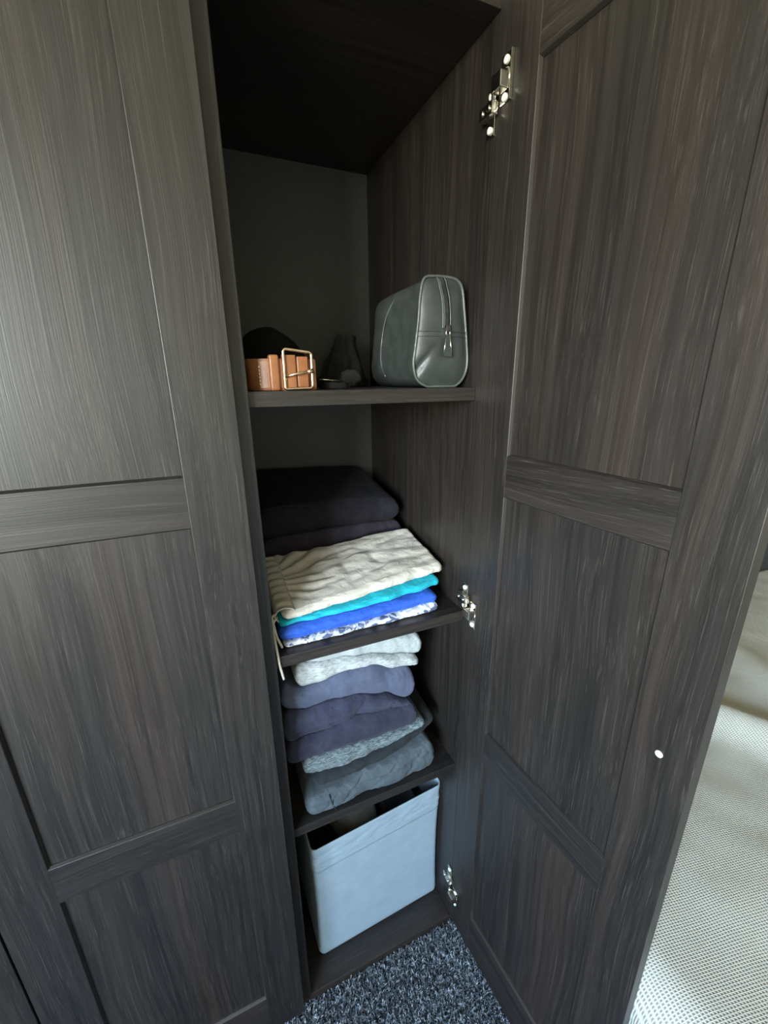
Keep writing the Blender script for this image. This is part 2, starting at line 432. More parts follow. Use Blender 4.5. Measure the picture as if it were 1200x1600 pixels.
d_mid['label'] = 'closed door with stacked framed panels'

# ------------------------------------------------------------------ hinges
def disc(bm, c, axis, r, h, n=14):
    c = Vector(c); axis = Vector(axis).normalized(); a = axis.orthogonal().normalized(); b_ = axis.cross(a)
    rr = [[bm.verts.new(c + axis*hh + (a*math.cos(2*math.pi*j/n) + b_*math.sin(2*math.pi*j/n))*q) for j in range(n)] for q, hh in ((r, 0), (r*.95, h*.7), (r*.7, h))]
    for p, q in zip(rr, rr[1:]):
        for j in range(n): bm.faces.new((p[j], p[(j+1) % n], q[(j+1) % n], q[j]))
    bm.faces.new(rr[-1]); bm.faces.new(rr[0][::-1])
def hinge(zd, zc):
    h = empty('hinge', (HX, HY, zd), ward, 0)
    rz = math.atan2(DD.y, DD.x)
    # flange screwed on the door (door-local axes: x along door, -y into the room)
    def dl_obj(name, bm, mat, sm=False):
        o = done(bm, name, mat, h, sm); o.rotation_euler = (0, 0, rz); return o
    bm = bmesh.new(); box_bm(bm, .008, .0285, -.0022, -.0002, -.026, .026, .0007)
    dl_obj('flange', bm, 'nickel')
    bm = bmesh.new(); box_bm(bm, .0275, .0292, -.0052, -.0003, -.026, .026, .0006)
    dl_obj('flange_rim', bm, 'nickel')
    bm = bmesh.new()
    disc(bm, (.0185, -.002, 0), (0, -1, 0), .0105, .0040, 20); dl_obj('cup', bm, 'nickel', True)
    for s in (-1, 1):
        bm = bmesh.new(); disc(bm, (.0175, -.0022, s*.0195), (0, -1, 0), .0048, .0022); dl_obj('screw', bm, 'white_plastic', True)
    # knuckle links from the cup towards the carcass
    dz = zc - zd
    bm = bmesh.new(); box_bm(bm, -.017, -.003, -.028, -.008, dz*.25-.009, dz*.25+.009, .0015)
    done(bm, 'hinge_arm', 'nickel', h)
    V, F = tube_data([(-.010, -.006, dz*.25-.013), (-.010, -.006, dz*.25+.013)], .003, 10)
    mesh('pivot_pin', V, F, 'nickel', h)
    # arm on its mounting plate along the carcass side
    bm = bmesh.new()
    box_bm(bm, -.0025, -.0003, .000, .017, dz-.027, dz+.027, .0007)
    done(bm, 'mounting_plate', 'nickel', h)
    bm = bmesh.new()
    box_bm(bm, -.0135, -.0028, -.008, .020, dz-.0075, dz+.0075, .0015)
    done(bm, 'arm_cover', 'nickel', h)
    for s in (-1, 1):
        bm = bmesh.new(); disc(bm, (-.0025, .0085, dz+s*.019), (-1, 0, 0), .0046, .0028); done(bm, 'screw', 'white_plastic', h, True)
    bm = bmesh.new(); disc(bm, (-.0135, .014, dz), (-1, 0, 0), .0038, .0018); done(bm, 'adjusting_screw', 'nickel', h, True)
    bm = bmesh.new(); disc(bm, (-.0135, -.001, dz), (-1, 0, 0), .0038, .0018); done(bm, 'adjusting_screw', 'nickel', h, True)
hinge(1.712, 1.686); hinge(.915, .943); hinge(.122, .168)

# ------------------------------------------------------------------ folded clothes
class Layer:
    """a boundary surface between two folded garments: height over (x, y)"""
    def __init__(s, curve, slope=0.0, amp=0.002, seed=0.0, yref=0.03):
        s.c, s.sl, s.a, s.s, s.yr = curve, slope, amp, seed, yref
    def __call__(s, x, y):
        return interp(s.c, x) + s.sl*(y-s.yr) + s.a*fn(x*22, y*16, s.s) + s.a*.5*fn(x*55, y*30, s.s+9)
def garment(name, lo, hi, x0, x1, yf, yb, mat, label, cat='clothes', group=None, nx=80, ny=34, nv=14,
            extra=None, crease=0.0, gap=.0006, minh=.006, front=None, rside=.012, split=0.35, yjit=.004, seed=0.0, parent=None, corner=.012, rmax=.012, wr=.0016, slits=()):
    V = []; idx = {}
    def h_ends(u):                      # 0..1 rounding of height at both sides
        dx = min(u, 1-u)*(x1-x0)
        t = min(dx/rside, 1); return math.sqrt(max(1-(1-t)**2, 0))
    rows = []
    for i in range(nx+1):
        u = i/nx
        u = 0.5 - 0.5*math.cos(math.pi*u) if False else u
        # denser at the ends
        u = u + 0.12*math.sin(2*math.pi*u)/(-2*math.pi)*2.0
        x = x0 + (x1-x0)*u
        e = h_ends(u)
        dxe = min(u, 1-u)*(x1-x0)
        tc_ = min(dxe/corner, 1)
        ycorner = corner*(1-math.sqrt(max(1-(1-tc_)**2, 0)))
        yfx = yf + ycorner + (front(x) if front else 0) + yjit*fn(x*30, seed, 3.1)
        ring = []
        def zz(y, v):
            a, b_ = lo(x, y)+gap, hi(x, y)-gap
            if extra: b_ += extra(x, y)
            if b_-a < minh: mid = (a+b_)/2; a, b_ = mid-minh/2, mid+minh/2
            c = a + (b_-a)*.42
            a2, b2 = c+(a-c)*max(e, .02), c+(b_-c)*max(e, .02)
            return a2+(b2-a2)*v
        hgt = max(zz(yfx, 1)-zz(yfx, 0), .004)
        rad = min(hgt*.5, rmax)
        for j in range(ny+1):            # bottom, back to front
            t = j/ny; y = yb + (yfx+rad-yb)*t
            ring.append((x, y, zz(y, 0)))
        for j in range(1, nv):           # rounded front
            v = j/nv; th = -math.pi/2 + math.pi*v
            vv = .5+.5*math.sin(th)
            y = yfx + rad*abs(2*vv-1)**3.2
            if crease:
                y += crease*math.exp(-((vv-split)/.07)**2)
            for c_, k_, w_, d_ in slits: y += d_*math.exp(-((x-c_-k_*(vv-.5))/w_)**2)*min(1, 4*vv*(1-vv)*1.3)
            y += wr*fn(x*60+vv*2.5, vv*3, seed+5) + wr*.9*fn(x*150+vv*5, vv*6, seed+15)
            ring.append((x, y, zz(max(y, yfx), vv)))
        for j in range(ny+1):            # top, front to back
            t = j/ny; y = yfx+rad + (yb-yfx-rad)*t
            ring.append((x, y, zz(y, 1)))
        rows.append(ring)
    n = len(rows[0]); F = []
    for r in rows: V += r
    for i in range(nx):
        for j in range(n):
            F.append((i*n+j, (i+1)*n+j, (i+1)*n+(j+1) % n, i*n+(j+1) % n))
    F.append(tuple(range(n))); F.append(tuple(nx*n+j for j in range(n))[::-1])
    o = mesh(name, V, F, mat, parent)
    if label: tag(o, label, cat, group)
    return o

# --- middle shelf: swim shorts and shorts, dark trousers behind
P0 = Layer([(0, S2+.0005), (.4, S2+.0005)], 0, 0)
P1 = Layer([(0, .9200), (.10, .9195), (.16, .9205), (.23, .9235), (.32, .928)], .02, .0012, 1)
P2 = Layer([(0, .944), (.10, .9435), (.2, .9455), (.31, .9475)], .05, .0016, 2)
P3 = Layer([(0, .953), (.06, .954), (.16, .9565), (.23, .960), (.33, .965)], .08, .0012, 3, .045)
P4 = Layer([(0, .968), (.06, .970), (.16, .976), (.25, .982), (.35, .985)], .17, .0012, 4, .045)
g2 = 'folded shorts on the middle shelf'
garment('folded_swim_shorts', P0, P1, .018, .318, .028, .235, 'print_cotton', 'white and blue printed swim shorts, lowest in the stack on the middle shelf', 'shorts', g2, crease=.002, seed=1)
garment('folded_shorts', P1, P2, .012, .316, .030, .235, 'blue_cotton', 'royal blue folded shorts between the printed and the turquoise ones', 'shorts', g2, crease=.0035, seed=2, rside=.016)
garment('folded_shorts', P2, P3, .014, .334, .040, .225, 'turquoise_cotton', 'turquoise folded shorts just below the beige ones', 'shorts', g2, crease=.0015, seed=3,
        front=lambda x: .012*max(0, (x-.2)/.13))
def pleats(x, y):
    # gathers fanning out of the elastic waistband at the left end
    dx = max(x-.034, 0)
    fan = math.exp(-dx/.085)*min(dx/.012, 1)
    a_ = math.atan2(y-.125, dx+.05)
    w1 = math.sin(a_*26 + 2.0*fn(x*14, y*14, 4))
    w2 = .0024*fn(x*17+y*26, y*44-x*16, 12) - .0030*max(0, .32-abs(fn(x*9+y*12, y*20-x*10, 21)))*2.2 + .0006*fn(x*60, y*95, 17)
    far = min(dx/.05, 1)
    edge = min(max((y-.06)/.03, 0), 1)
    big = .007*math.exp(-((y-.155-(x-.05)*.42)/.012)**2)*math.exp(-((x-.10)/.07)**2)
    return edge*(.0032*fan*w1) + far*w2*1.25*edge - big
beige = empty('folded_shorts', (.18, .12, .955))
tag(beige, 'light beige folded shorts with gathered waistband and loose drawstring, top of the stack', 'shorts', g2)
def wm(o):                                   # keep world-space vertices under an offset Empty
    o.matrix_parent_inverse = o.parent.matrix_basis.inverted(); return o
frontb = lambda x: .006 + .026*max(0, (x-.05)/.29)
wm(garment('folded_cloth', P3, P4, .022, .349, .036, .222, 'beige_cotton', None, nx=150, ny=90, extra=pleats, seed=4, rside=.010, corner=.012, front=frontb, parent=beige))
# waistband wraps the left end
V = []; F = []; n1, n2 = 90, 16
for i in range(n1+1):
    y = .046 + (.212-.046)*i/n1
    for j in range(n2+1):
        t = j/n2
        if t < .45:
            q = t/.45; x = .010; zt = P4(.03, y)+.002; zb_ = P3(.03, y)-.001; z = zb_ + (zt-zb_)*q; x = .0145 - .006*math.sin(math.pi*q)
        else:
            q = (t-.45)/.55; x = .0145 + .0295*q; z = P4(x, y)+.002 + .0035*math.sin(math.pi*min(q*1.02, 1))**.6 - .002*q
        ruf = .0016*math.sin(y*300 + 2.2*fn(y*40, 1.0)) * math.sin(math.pi*t)
        V.append((x + ruf*.5, y, z + ruf))
for i in range(n1):
    for j in range(n2):
        a = i*(n2+1)+j; F.append((a, a+1, a+n2+2, a+n2+1))
wb_ = wm(mesh('waistband', V, F, 'beige_cotton', beige))
sol = wb_.modifiers.new('thick', 'SOLIDIFY'); sol.thickness = .0015
c1 = spline([(.014, .060, .962), (.005, .040, .968), (.0045, .030, .962), (.0072, .0275, .940), (.0100, .0265, .930), (.0122, .0262, .924), (.0140, .0255, .9185)], 6)
wm(tube('drawstring', c1, .0021, 'cream_cord', beige, 8))
c2 = spline([(.014, .055, .957), (.003, .030, .957), (.0030, .012, .936), (.0045, .0085, .912), (.0055, .0075, .898), (.0068, .0070, .889), (.0090, .0065, .8745)], 6)
wm(tube('drawstring', c2, .0021, 'cream_cord', beige, 8))
for c in (c1, c2):
    wm(tube('drawstring_tip', [c[-4], c[-1] + (c[-1]-c[-4])*.8], .0019, 'white_plastic', beige, 8))
# dark trousers behind
Q0 = P0
Q1 = Layer([(0, 1.022), (.2, 1.028), (.36, 1.024)], .06, .003, 31, .2)
Q2 = Layer([(0, 1.082), (.1, 1.086), (.25, 1.080), (.36, 1.070)], .16, .004, 33, .2)
garment('folded_garment', Q0, Q1, .008, .350, .238, .470, 'aubergine_cotton', 'very dark purple-grey folded garment, lower of the pair behind the beige shorts', 'clothes', 'dark garments on the middle shelf', crease=.006, split=.8, seed=6, rside=.03)
garment('folded_garment', Q1, Q2, .010, .338, .246, .468, 'dark_cotton', 'near-black folded garment on top, at the back of the middle shelf', 'clothes', 'dark garments on the middle shelf', crease=.003, split=.4, seed=7, rside=.03)

# --- lower shelf stack, bottom to top
B = [Layer([(0, S3+.0005), (.4, S3+.0005)], 0, 0),
     Layer([(.03, .566), (.108, .568), (.156, .576), (.202, .579), (.278, .588), (.33, .598)], .10, .002, 41),
     Layer([(.03, .604), (.07, .600), (.106, .596), (.185, .602), (.259, .622), (.34, .636)], .05, .002, 42),
     Layer([(.03, .640), (.072, .639), (.121, .636), (.188, .632), (.258, .634), (.30, .640)], .02, .002, 43),
     Layer([(0, .690), (.05, .694), (.105, .694), (.147, .704), (.208, .694), (.26, .690)], .02, .002, 44),
     Layer([(0, .766), (.05, .755), (.085, .756), (.142, .751), (.211, .732), (.256, .704), (.28, .700)], .03, .002, 45),
     Layer([(0, .826), (.05, .800), (.084, .803), (.128, .810), (.182, .808), (.234, .785), (.29, .775)], .03, .002, 46),
     Layer([(.03, .851), (.06, .849), (.116, .842), (.176, .832), (.242, .813), (.29, .800)], .03, .0015, 47),
     Layer([(.03, .872), (.12, .872), (.2, .868), (.29, .850)], .0, .001, 48)]
g3 = 'folded clothes on the lower shelf'
def folds(x, y): return 0
jn = empty('folded_garment', (.17, .15, S3))
tag(jn, 'grey-blue folded garment resting on the lower shelf, bottom of the stack', 'clothes', g3)
wm(garment('folded_cloth', B[0], B[1], .030, .316, .016, .33, 'grey_denim', None, crease=.006, split=.62, seed=11, rside=.02, front=lambda x: .003*math.sin(x*46+1.0), wr=.0016, nx=170, nv=22, parent=jn,
           slits=((.118, .075, .006, .007), (.188, .085, .005, .006), (.075, .05, .004, .003), (.262, .06, .006, .004))))
wm(tube('seam', spline([(.086, .0165, S3+.003), (.0835, .0140, S3+.012), (.079, .0138, S3+.026), (.0765, .0155, S3+.038), (.075, .019, S3+.044)], 6), .0011, 'charcoal_cotton', jn, 6))
garment('folded_garment', B[1], B[2], .058, .332, .032, .33, 'charcoal_cotton', 'charcoal folded garment directly on the grey-blue bottom one', 'clothes', g3, crease=.003, seed=12, rside=.02,
        front=lambda x: .020*max(0, (x-.22)/.1))
garment('folded_garment', B[2], B[3], .034, .300, .036, .33, 'mid_heather', 'thin heathered mid-grey folded garment below the navy ones', 'clothes', g3, crease=.002, seed=13, rside=.014)
garment('folded_garment', B[3], B[4], .004, .282, .038, .34, 'navy_dark_fleece', 'dark navy folded garment, lowest of the three navy ones', 'clothes', g3, crease=.002, split=.6, seed=14, rside=.018)
garment('folded_garment', B[4], B[5], .003, .268, .040, .34, 'navy_fleece', 'dark navy folded garment, middle of the three navy ones', 'clothes', g3, crease=.004, split=.3, seed=15, rside=.018, nx=120, slits=((.158, .03, .004, .005), (.228, .02, .005, .003)))
garment('folded_garment', B[5], B[6], .004, .278, .044, .34, 'slate_fleece', 'slate-blue folded garment under the pale grey ones', 'clothes', g3, crease=.002, seed=16, rside=.022)
garment('folded_garment', B[6], B[7], .034, .288, .046, .33, 'light_heather', 'pale heather-grey folded garment on the slate-blue one', 'clothes', g3, crease=.003, split=.55, seed=17, rside=.016)
garment('folded_garment', B[7], B[8], .050, .296, .050, .33, 'pale_jersey', 'pale grey folded garment, top of the stack under the middle shelf', 'clothes', g3, crease=.002, seed=18, rside=.016)

# ------------------------------------------------------------------ storage box
bx = empty('storage_box', (.19, .2, ZB))
tag(bx, 'light blue-grey fabric storage box with a folded hem, on the wardrobe bottom', 'storage box')
X0, X1, Y0, Y1, Z0 = .030, .3562, .050, .390, ZB+.0005
def rim(x, y): return .383 + .022*(x-X0)/(X1-X0)
def rect_loop(inset, n=10):
    x0, x1, y0, y1 = X0+inset, X1-inset, Y0+inset, Y1-inset; r = max(.014-inset, .003); pts = []
    for cx, cy, a0 in ((x1-r, y0+r, -90), (x1-r, y1-r, 0), (x0+r, y1-r, 90), (x0+r, y0+r, 180)):
        for k in range(n+1):
            a = math.radians(a0+90*k/n); pts.append((cx+r*math.cos(a), cy+r*math.sin(a)))
    out = []
    for i in range(len(pts)):
        p, q = Vector(pts[i]), Vector(pts[(i+1) % len(pts)]); L = (q-p).length; k = max(1, int(L/.008))
        for s in range(k): out.append(tuple(p+(q-p)*s/k))
    return out
def box_wall(name, inset, z_lo, z_hi, mat, wr=0.0, nz_=30, floor_=False, thick=.0025):
    lp = rect_loop(inset); n = len(lp); V = []; F = []
    cx, cy = (X0+X1)/2, (Y0+Y1)/2
    for k in range(nz_+1):
        t = k/nz_
        for x, y in lp:
            z = z_lo(x, y) + (z_hi(x, y)-z_lo(x, y))*t
            e = wr*(fn(x*36, z*60, y*36) + .6*fn(x*90, z*120, y*90))*math.sin(math.pi*min(t*1.0, 1))
            # soft bottom edge, cloth panels a touch hollow
            hol = .003*math.sin(math.pi*min(max((z-Z0)/.37, 0), 1))
            rb = .010*(1-min(max((z-Z0)/.012, 0), 1))**2
            dx = 1 if x > X1-inset-.02 else (-1 if x < X0+inset+.02 else 0)
            dy = 1 if y > Y1-inset-.02 else (-1 if y < Y0+inset+.02 else 0)
            V.append((x+dx*(e-hol-rb), y+dy*(e-hol-rb), z))
    for k in range(nz_):
        for j in range(n):
            F.append((k*n+j, k*n+(j+1) % n, (k+1)*n+(j+1) % n, (k+1)*n+j))
    if floor_: F.append(tuple(range(n))[::-1])
    o = wm(mesh(name, V, F, mat, bx))
    s = o.modifiers.new('thick', 'SOLIDIFY'); s.thickness = thick; s.offset = -1
    return o
box_wall('box_body', .0, lambda x, y: Z0, lambda x, y: rim(x, y)-.002, 'box_fabric', .0006, 50, True)
box_wall('hem_band', -.0010, lambda x, y: rim(x, y)-.070, lambda x, y: rim(x, y), 'box_fabric', .0024, 40, thick=.0012)
lp = rect_loop(.0008)
wm(tube('rim_piping', [(x, y, rim(x, y)) for x, y in lp], .0019, 'box_fabric', bx, 8, True))
# seam stitched along the hem
bm = bmesh.new()
for i in range(62):
    x = X0+.012 + (X1-X0-.024)*i/61; z = rim(x, 0)-.0685
    box_bm(bm, x-.0016, x+.0016, Y0-.0022, Y0-.0012, z-.0003, z+.0003)
wm(done(bm, 'hem_stitching', 'box_fabric', bx))

bx.rotation_euler = (0, 0, math.radians(1.9))
bx.location.x -= .0005; bx.location.y += .0045
# things in the box
def blob(name, c, rad, mat, amp=.1, freq=20, seed=0, parent=None, n=40, sq=2.0, rz=0.0):
    V = []; F = []; m_ = n//2
    cr, sr = math.cos(rz), math.sin(rz)
    def sp(v): return math.copysign(abs(v)**(2/sq), v)
    for i in range(m_+1):
        th = -math.pi/2+math.pi*i/m_
        for j in range(n):
            ph = 2*math.pi*j/n
            p = Vector((sp(math.cos(th))*sp(math.cos(ph)), sp(math.cos(th))*sp(math.sin(ph)), sp(math.sin(th))))
            k = 1+amp*noise.noise(Vector((p.x*freq*.1+seed, p.y*freq*.1, p.z*freq*.1)))
            x, y = p.x*rad[0]*k, p.y*rad[1]*k
            V.append((c[0]+x*cr-y*sr, c[1]+x*sr+y*cr, c[2]+p.z*rad[2]*k))
    for i in range(m_):
        for j in range(n):
            F.append((i*n+j, i*n+(j+1) % n, (i+1)*n+(j+1) % n, (i+1)*n+j))
    return mesh(name, V, F, mat, parent)
hat = empty('felt_slipper', (.15, .16, .2))
tag(hat, 'khaki rounded felt slipper half hidden inside the storage box', 'slipper')
wm(blob('upper', (.155, .190, .300), (.062, .100, .042), 'khaki_felt', .12, 14, 3, hat, sq=2.3, rz=.25))
wm(blob('sole', (.155, .190, .266), (.064, .101, .012), 'black_rubber', .02, 10, 3, hat, sq=2.6, rz=.25))
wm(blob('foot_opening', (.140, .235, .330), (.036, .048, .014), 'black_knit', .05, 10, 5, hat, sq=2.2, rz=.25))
pile = blob('folded_blanket', (.19, .22, .150), (.142, .152, .104), 'charcoal_cotton', .05, 16, 8, None, sq=5)
tag(pile, 'dark folded blanket filling the lower storage box under the slipper', 'blanket')
case = empty('black_case', (.28, .17, .255))
tag(case, 'small black case with two silver clips inside the storage box', 'case')
bm = bmesh.new(); box_bm(bm, .232, .322, .100, .240, .256, .318, .010, 3); wm(done(bm, 'case_body', 'black_leather', case, True))
for x in (.262, .288):
    bm = bmesh.new(); box_bm(bm, x-.004, x+.004, .0975, .1105, .306, .3225, .0015); wm(done(bm, 'clip', 'nickel', case))

# ------------------------------------------------------------------ wash bag
bag = empty('wash_bag', (.31, .13, S1))
tag(bag, 'dark green-grey leather wash bag with zipped end on the top shelf', 'bag')
OUT = [(.2740, 1.4835), (.2908, 1.4880), (.3110, 1.4885), (.3300, 1.4860), (.3410, 1.4755), (.3465, 1.4482), (.3535, 1.4014), (.3570, 1.3640), (.3500, 1.3415), (.3340, 1.3288),
       (.3090, 1.3275), (.2839, 1.3290), (.2645, 1.3400), (.2580, 1.3620), (.2605, 1.3850), (.2655, 1.4262), (.2680, 1.4600)]
ring = [(p.x, p.y) for p in spline([(a, b_, 0) for a, b_ in OUT], 5, True)]
CXb, CZb = .309, 1.405; nR = len(ring)
def bag_ring(sx, st, y, lift=0.0):
    out = []
    for x, z in ring:
        zz_ = z
        if z > CZb: zz_ = CZb + (z-CZb)*st
        out.append((CXb+(x-CXb)*sx, y, max(zz_, S1+.0008)+lift))
    return out
st_ = [(.034, 1.0, 1.0), (.040, .985, .99), (.06, .975, .98), (.10, .985, .98), (.14, .99, .975), (.18, .985, .965), (.21, .96, .945), (.230, .90, .90), (.240, .80, .82)]
V = []; F = []
for y, a, b_ in st_: V += bag_ring(a, b_, y)
# dent the left side softly
V = [(x + (.004*math.exp(-((y-.09)/.04)**2)*math.exp(-((z-1.45)/.03)**2) if x < CXb else 0) + .0012*fn(x*30, y*30, z*30), y, z) for x, y, z in V]
for i in range(len(st_)-1):
    for j in range(nR): F.append((i*nR+j, i*nR+(j+1) % nR, (i+1)*nR+(j+1) % nR, (i+1)*nR+j))
F.append(tuple((len(st_)-1)*nR+j for j in range(nR)))
o = wm(mesh('bag_body', V, F, 'bag_leather', bag)); s = o.modifiers.new('s', 'SUBSURF'); s.levels = s.render_levels = 1
# end panel, cushioned, with a crease into the lower left corner
V = []; F = []; K = 12
def endy(x, z, k):
    bul = .010*(1-k**3)
    dent = .006*math.exp(-((z-(1.352+(x-.262)*1.15))/.010)**2)*math.exp(-((x-.268)/.016)**2)
    return .0345 - bul + dent
for i in range(K):
    k = 1-i/K
    for x, z in ring:
        xx, zz_ = CXb+(x-CXb)*k*.985, CZb+(z-CZb)*k*.985
        V.append((xx, endy(xx, zz_, k), max(zz_, S1+.001)))
V.append((CXb, endy(CXb, CZb, 0), CZb))
for i in range(K-1):
    for j in range(nR): F.append((i*nR+j, i*nR+(j+1) % nR, (i+1)*nR+(j+1) % nR, (i+1)*nR+j))
for j in range(nR): F.append(((K-1)*nR+j, (K-1)*nR+(j+1) % nR, K*nR))
wm(mesh('end_panel', V, F, 'bag_leather', bag))
wm(tube('piping', [(CXb+(x-CXb)*1.008, .0335, max(CZb+(z-CZb)*1.005, S1+.0022)) for x, z in ring], .0021, 'bag_piping', bag, 8, True))
seam = spline([(.2735, .135, 1.474), (.2665, .158, 1.448), (.2630, .172, 1.410), (.2590, .168, 1.372), (.2625, .155, 1.345)], 6)
wm(tube('side_seam', seam, .0016, 'bag_piping', bag, 6))
# zip runs up the middle of the end panel and over the top
zp = [(.3090, 1.415), (.3088, 1.430), (.3082, 1.445), (.3068, 1.460), (.3045, 1.473)]
zpath = [Vector((x, endy(x, z, min(1, math.hypot((x-CXb)/.045, (z-CZb)/.083)))-.0022, z)) for x, z in zp] + [Vector((.3025, .0315, 1.4845)), Vector((.3015, .040, 1.4895)), Vector((.301, .075, 1.488)), Vector((.301, .15, 1.4855)), Vector((.301, .20, 1.479))]
zs = spline(zpath, 8)
V = []; F = []
for i, p in enumerate(zs):
    for wx, dn in ((-.0065, .0012), (-.0030, 0), (.0030, 0), (.0065, .0012)):
        t = (zs[min(i+1, len(zs)-1)]-zs[max(i-1, 0)]).normalized(); nrm = Vector((1, 0, 0)).cross(t).normalized()
        V.append(tuple(p + Vector((wx, 0, 0)) + nrm*0 - (Vector((0, -1, 0)) if p.y < .036 else Vector((0, 0, 1)))*dn))
for i in range(len(zs)-1):
    for j in range(3): F.append((i*4+j, i*4+j+1, i*4+j+5, i*4+j+4))
o = wm(mesh('zip_tape', V, F, 'zip_tape', bag)); s = o.modifiers.new('t', 'SOLIDIFY'); s.thickness = .001
for wx in (-.0068, .0068):
    wm(tube('zip_edge', [p + Vector((wx, 0, 0)) for p in zs], .0009, 'bag_piping', bag, 6))
bm = bmesh.new(); dacc = 0
for a, b_ in zip(zs, zs[1:]):
    for s in range(2):
        p = a.lerp(b_, s/2); q = bmesh.ops.create_cube(bm, size=1)['verts']
        for v_ in q: v_.co = Vector((v_.co.x*.0046, v_.co.y*.0016, v_.co.z*.0011)) + p + (Vector((0, -.0006, 0)) if p.y < .036 else Vector((0, 0, .0006)))
tt = wm(done(bm, 'zip_teeth', 'dark_metal', bag)); tt['kind'] = 'stuff'
z0 = zs[0]
bm = bmesh.new(); box_bm(bm, z0.x-.004, z0.x+.004, z0.y-.006, z0.y-.0006, 1.409, 1.420, .0015); wm(done(bm, 'zip_slider', 'dark_metal', bag))
V, F = tube_data([(z0.x+.0035*math.cos(a), z0.y-.005, 1.408+.005*math.sin(a)) for a in [2*math.pi*k/16 for k in range(16)]], .0009, 6, True)
wm(mesh('pull_ring', V, F, 'nickel', bag))
bm = bmesh.new()
vs = [bm.verts.new((z0.x+dx, z0.y-.0045+dy, z)) for dy in (0, -.0018) for dx, z in ((-.0030, 1.405), (.0030, 1.405), (.0078, 1.374), (-.0078, 1.374))]
for q in ((0,1,2,3),(7,6,5,4),(0,4,5,1),(1,5,6,2),(2,6,7,3),(3,7,4,0)): bm.faces.new([vs[i] for i in q])
wm(done(bm, 'zip_pull', 'bag_leather', bag))
for s in (-1, 1):
    wm(tube('pull_edge', [(z0.x+s*.0030, z0.y-.0058, 1.405), (z0.x+s*.0078, z0.y-.0058, 1.374)], .0009, 'nickel', bag, 6))
bm = bmesh.new()
for zz_ in (1.4105, 1.4035):
    for i in range(34):
        x = .2665 + (.3500-.2665)*i/33
        if abs(x-z0.x) < .008: continue
        k = min(1, math.hypot((x-CXb)/.045, (zz_-CZb)/.083)); y = endy(x, zz_, k)
        box_bm(bm, x-.0008, x+.0008, y-.0008, y+.0006, zz_-.0005, zz_+.0005)
wm(done(bm, 'stitching', 'grey_thread', bag))

# ------------------------------------------------------------------ tan belt, coiled on edge
belt = empty('leather_belt', (.06, .08, S1))
tag(belt, 'coiled tan leather belt with a rose-gold buckle on the top shelf', 'belt')
def strip(name, path, z0, z1, th, mat, parent):
    """leather strap standing on edge along a plan path, slightly rounded"""
    V = []; F = []; prof = []
    for a, b_ in ((-.5, .08), (-.35, 0), (.35, 0), (.5, .08), (.5, .92), (.35, 1), (-.35, 1), (-.5, .92)): prof.append((a*th, b_))
    for i, p in enumerate(path):
        t = (path[min(i+1, len(path)-1)]-path[max(i-1, 0)]).normalized(); nn = Vector((-t.y, t.x, 0))
        zz0 = z0(i/(len(path)-1)) if callable(z0) else z0; zz1 = z1(i/(len(path)-1)) if callable(z1) else z1
        for o_, h in prof:
            V.append(tuple(Vector((p.x, p.y, 0))+nn*o_+Vector((0, 0, zz0+(zz1-zz0)*h))))
    n = len(prof)
    for i in range(len(path)-1):
        for j in range(n): F.append((i*n+j, i*n+(j+1) % n, (i+1)*n+(j+1) % n, (i+1)*n+j))
    F.append(tuple(range(n))[::-1]); F.append(tuple((len(path)-1)*n+j for j in range(n)))
    return wm(mesh(name, V, F, mat, parent, False))
BC = Vector((.0575, .078, 0))
def coil(turns, a0, rx0, ry0, pitch, n=56):
    out = []
    for i in range(int(turns*n)+1):
        a = a0 + 2*math.pi*i/n; k = pitch*i/n
        out.append(BC + Vector(((rx0-k)*math.copysign(abs(math.cos(a))**.85, math.cos(a)), (ry0-k)*math.copysign(abs(math.sin(a))**.85, math.sin(a)), 0)))
    return out
strip('strap', coil(2.6, math.radians(-50), .0500, .046, .0056), S1+.0006, S1+.0400, .0042, 'tan_leather', belt)
front = spline([(.0050, .050, 0), (.0120, .0385, 0), (.0300, .0290, 0), (.055, .0255, 0), (.080, .0265, 0), (.0985, .033, 0)], 8)
strip('strap_end', front, S1+.0008, S1+.0420, .0040, 'tan_leather', belt)
yb0 = .0215
# keeper loop
bm = bmesh.new(); box_bm(bm, .0330, .0460, yb0-.0025, yb0+.0125, S1+.0002, S1+.0470, .003, 3); wm(done(bm, 'keeper', 'tan_leather', belt, True))
# buckle backing leather (two lighter folded tabs) and frame
bm = bmesh.new(); box_bm(bm, .0500, .0690, yb0-.0022, yb0+.0030, S1+.0030, S1+.0470, .0015, 2); wm(done(bm, 'buckle_tab', 'tan_leather', belt, True))
bm = bmesh.new(); box_bm(bm, .0705, .0860, yb0-.0015, yb0+.0035, S1+.0040, S1+.0450, .0015, 2); wm(done(bm, 'buckle_tab', 'tan_leather', belt, True))
fr = []
for cx, cz, a0 in ((.0865, .0075, -90), (.0865, .0465, 0), (.0560, .0500, 90), (.0560, .0045, 180)):
    for k in range(5):
        a = math.radians(a0+22.5*k); fr.append((cx+.004*math.cos(a), yb0-.0040, S1+cz+.004*math.sin(a)))
fr = [(x, y, max(z, S1+.0022)) for x, y, z in fr]
wm(tube('buckle_frame', fr, .0021, 'rose_gold', belt, 10, True))
wm(tube('buckle_prong', [(.0525, yb0-.0052, S1+.0185), (.070, yb0-.0072, S1+.0225), (.0915, yb0-.0060, S1+.0262)], [.0016, .0019, .0021], 'rose_gold', belt, 10))
wm(tube('prong_roller', [(.0835, yb0-.0062, S1+.0245), (.0915, yb0-.0058, S1+.0264)], .0033, 'rose_gold', belt, 12))
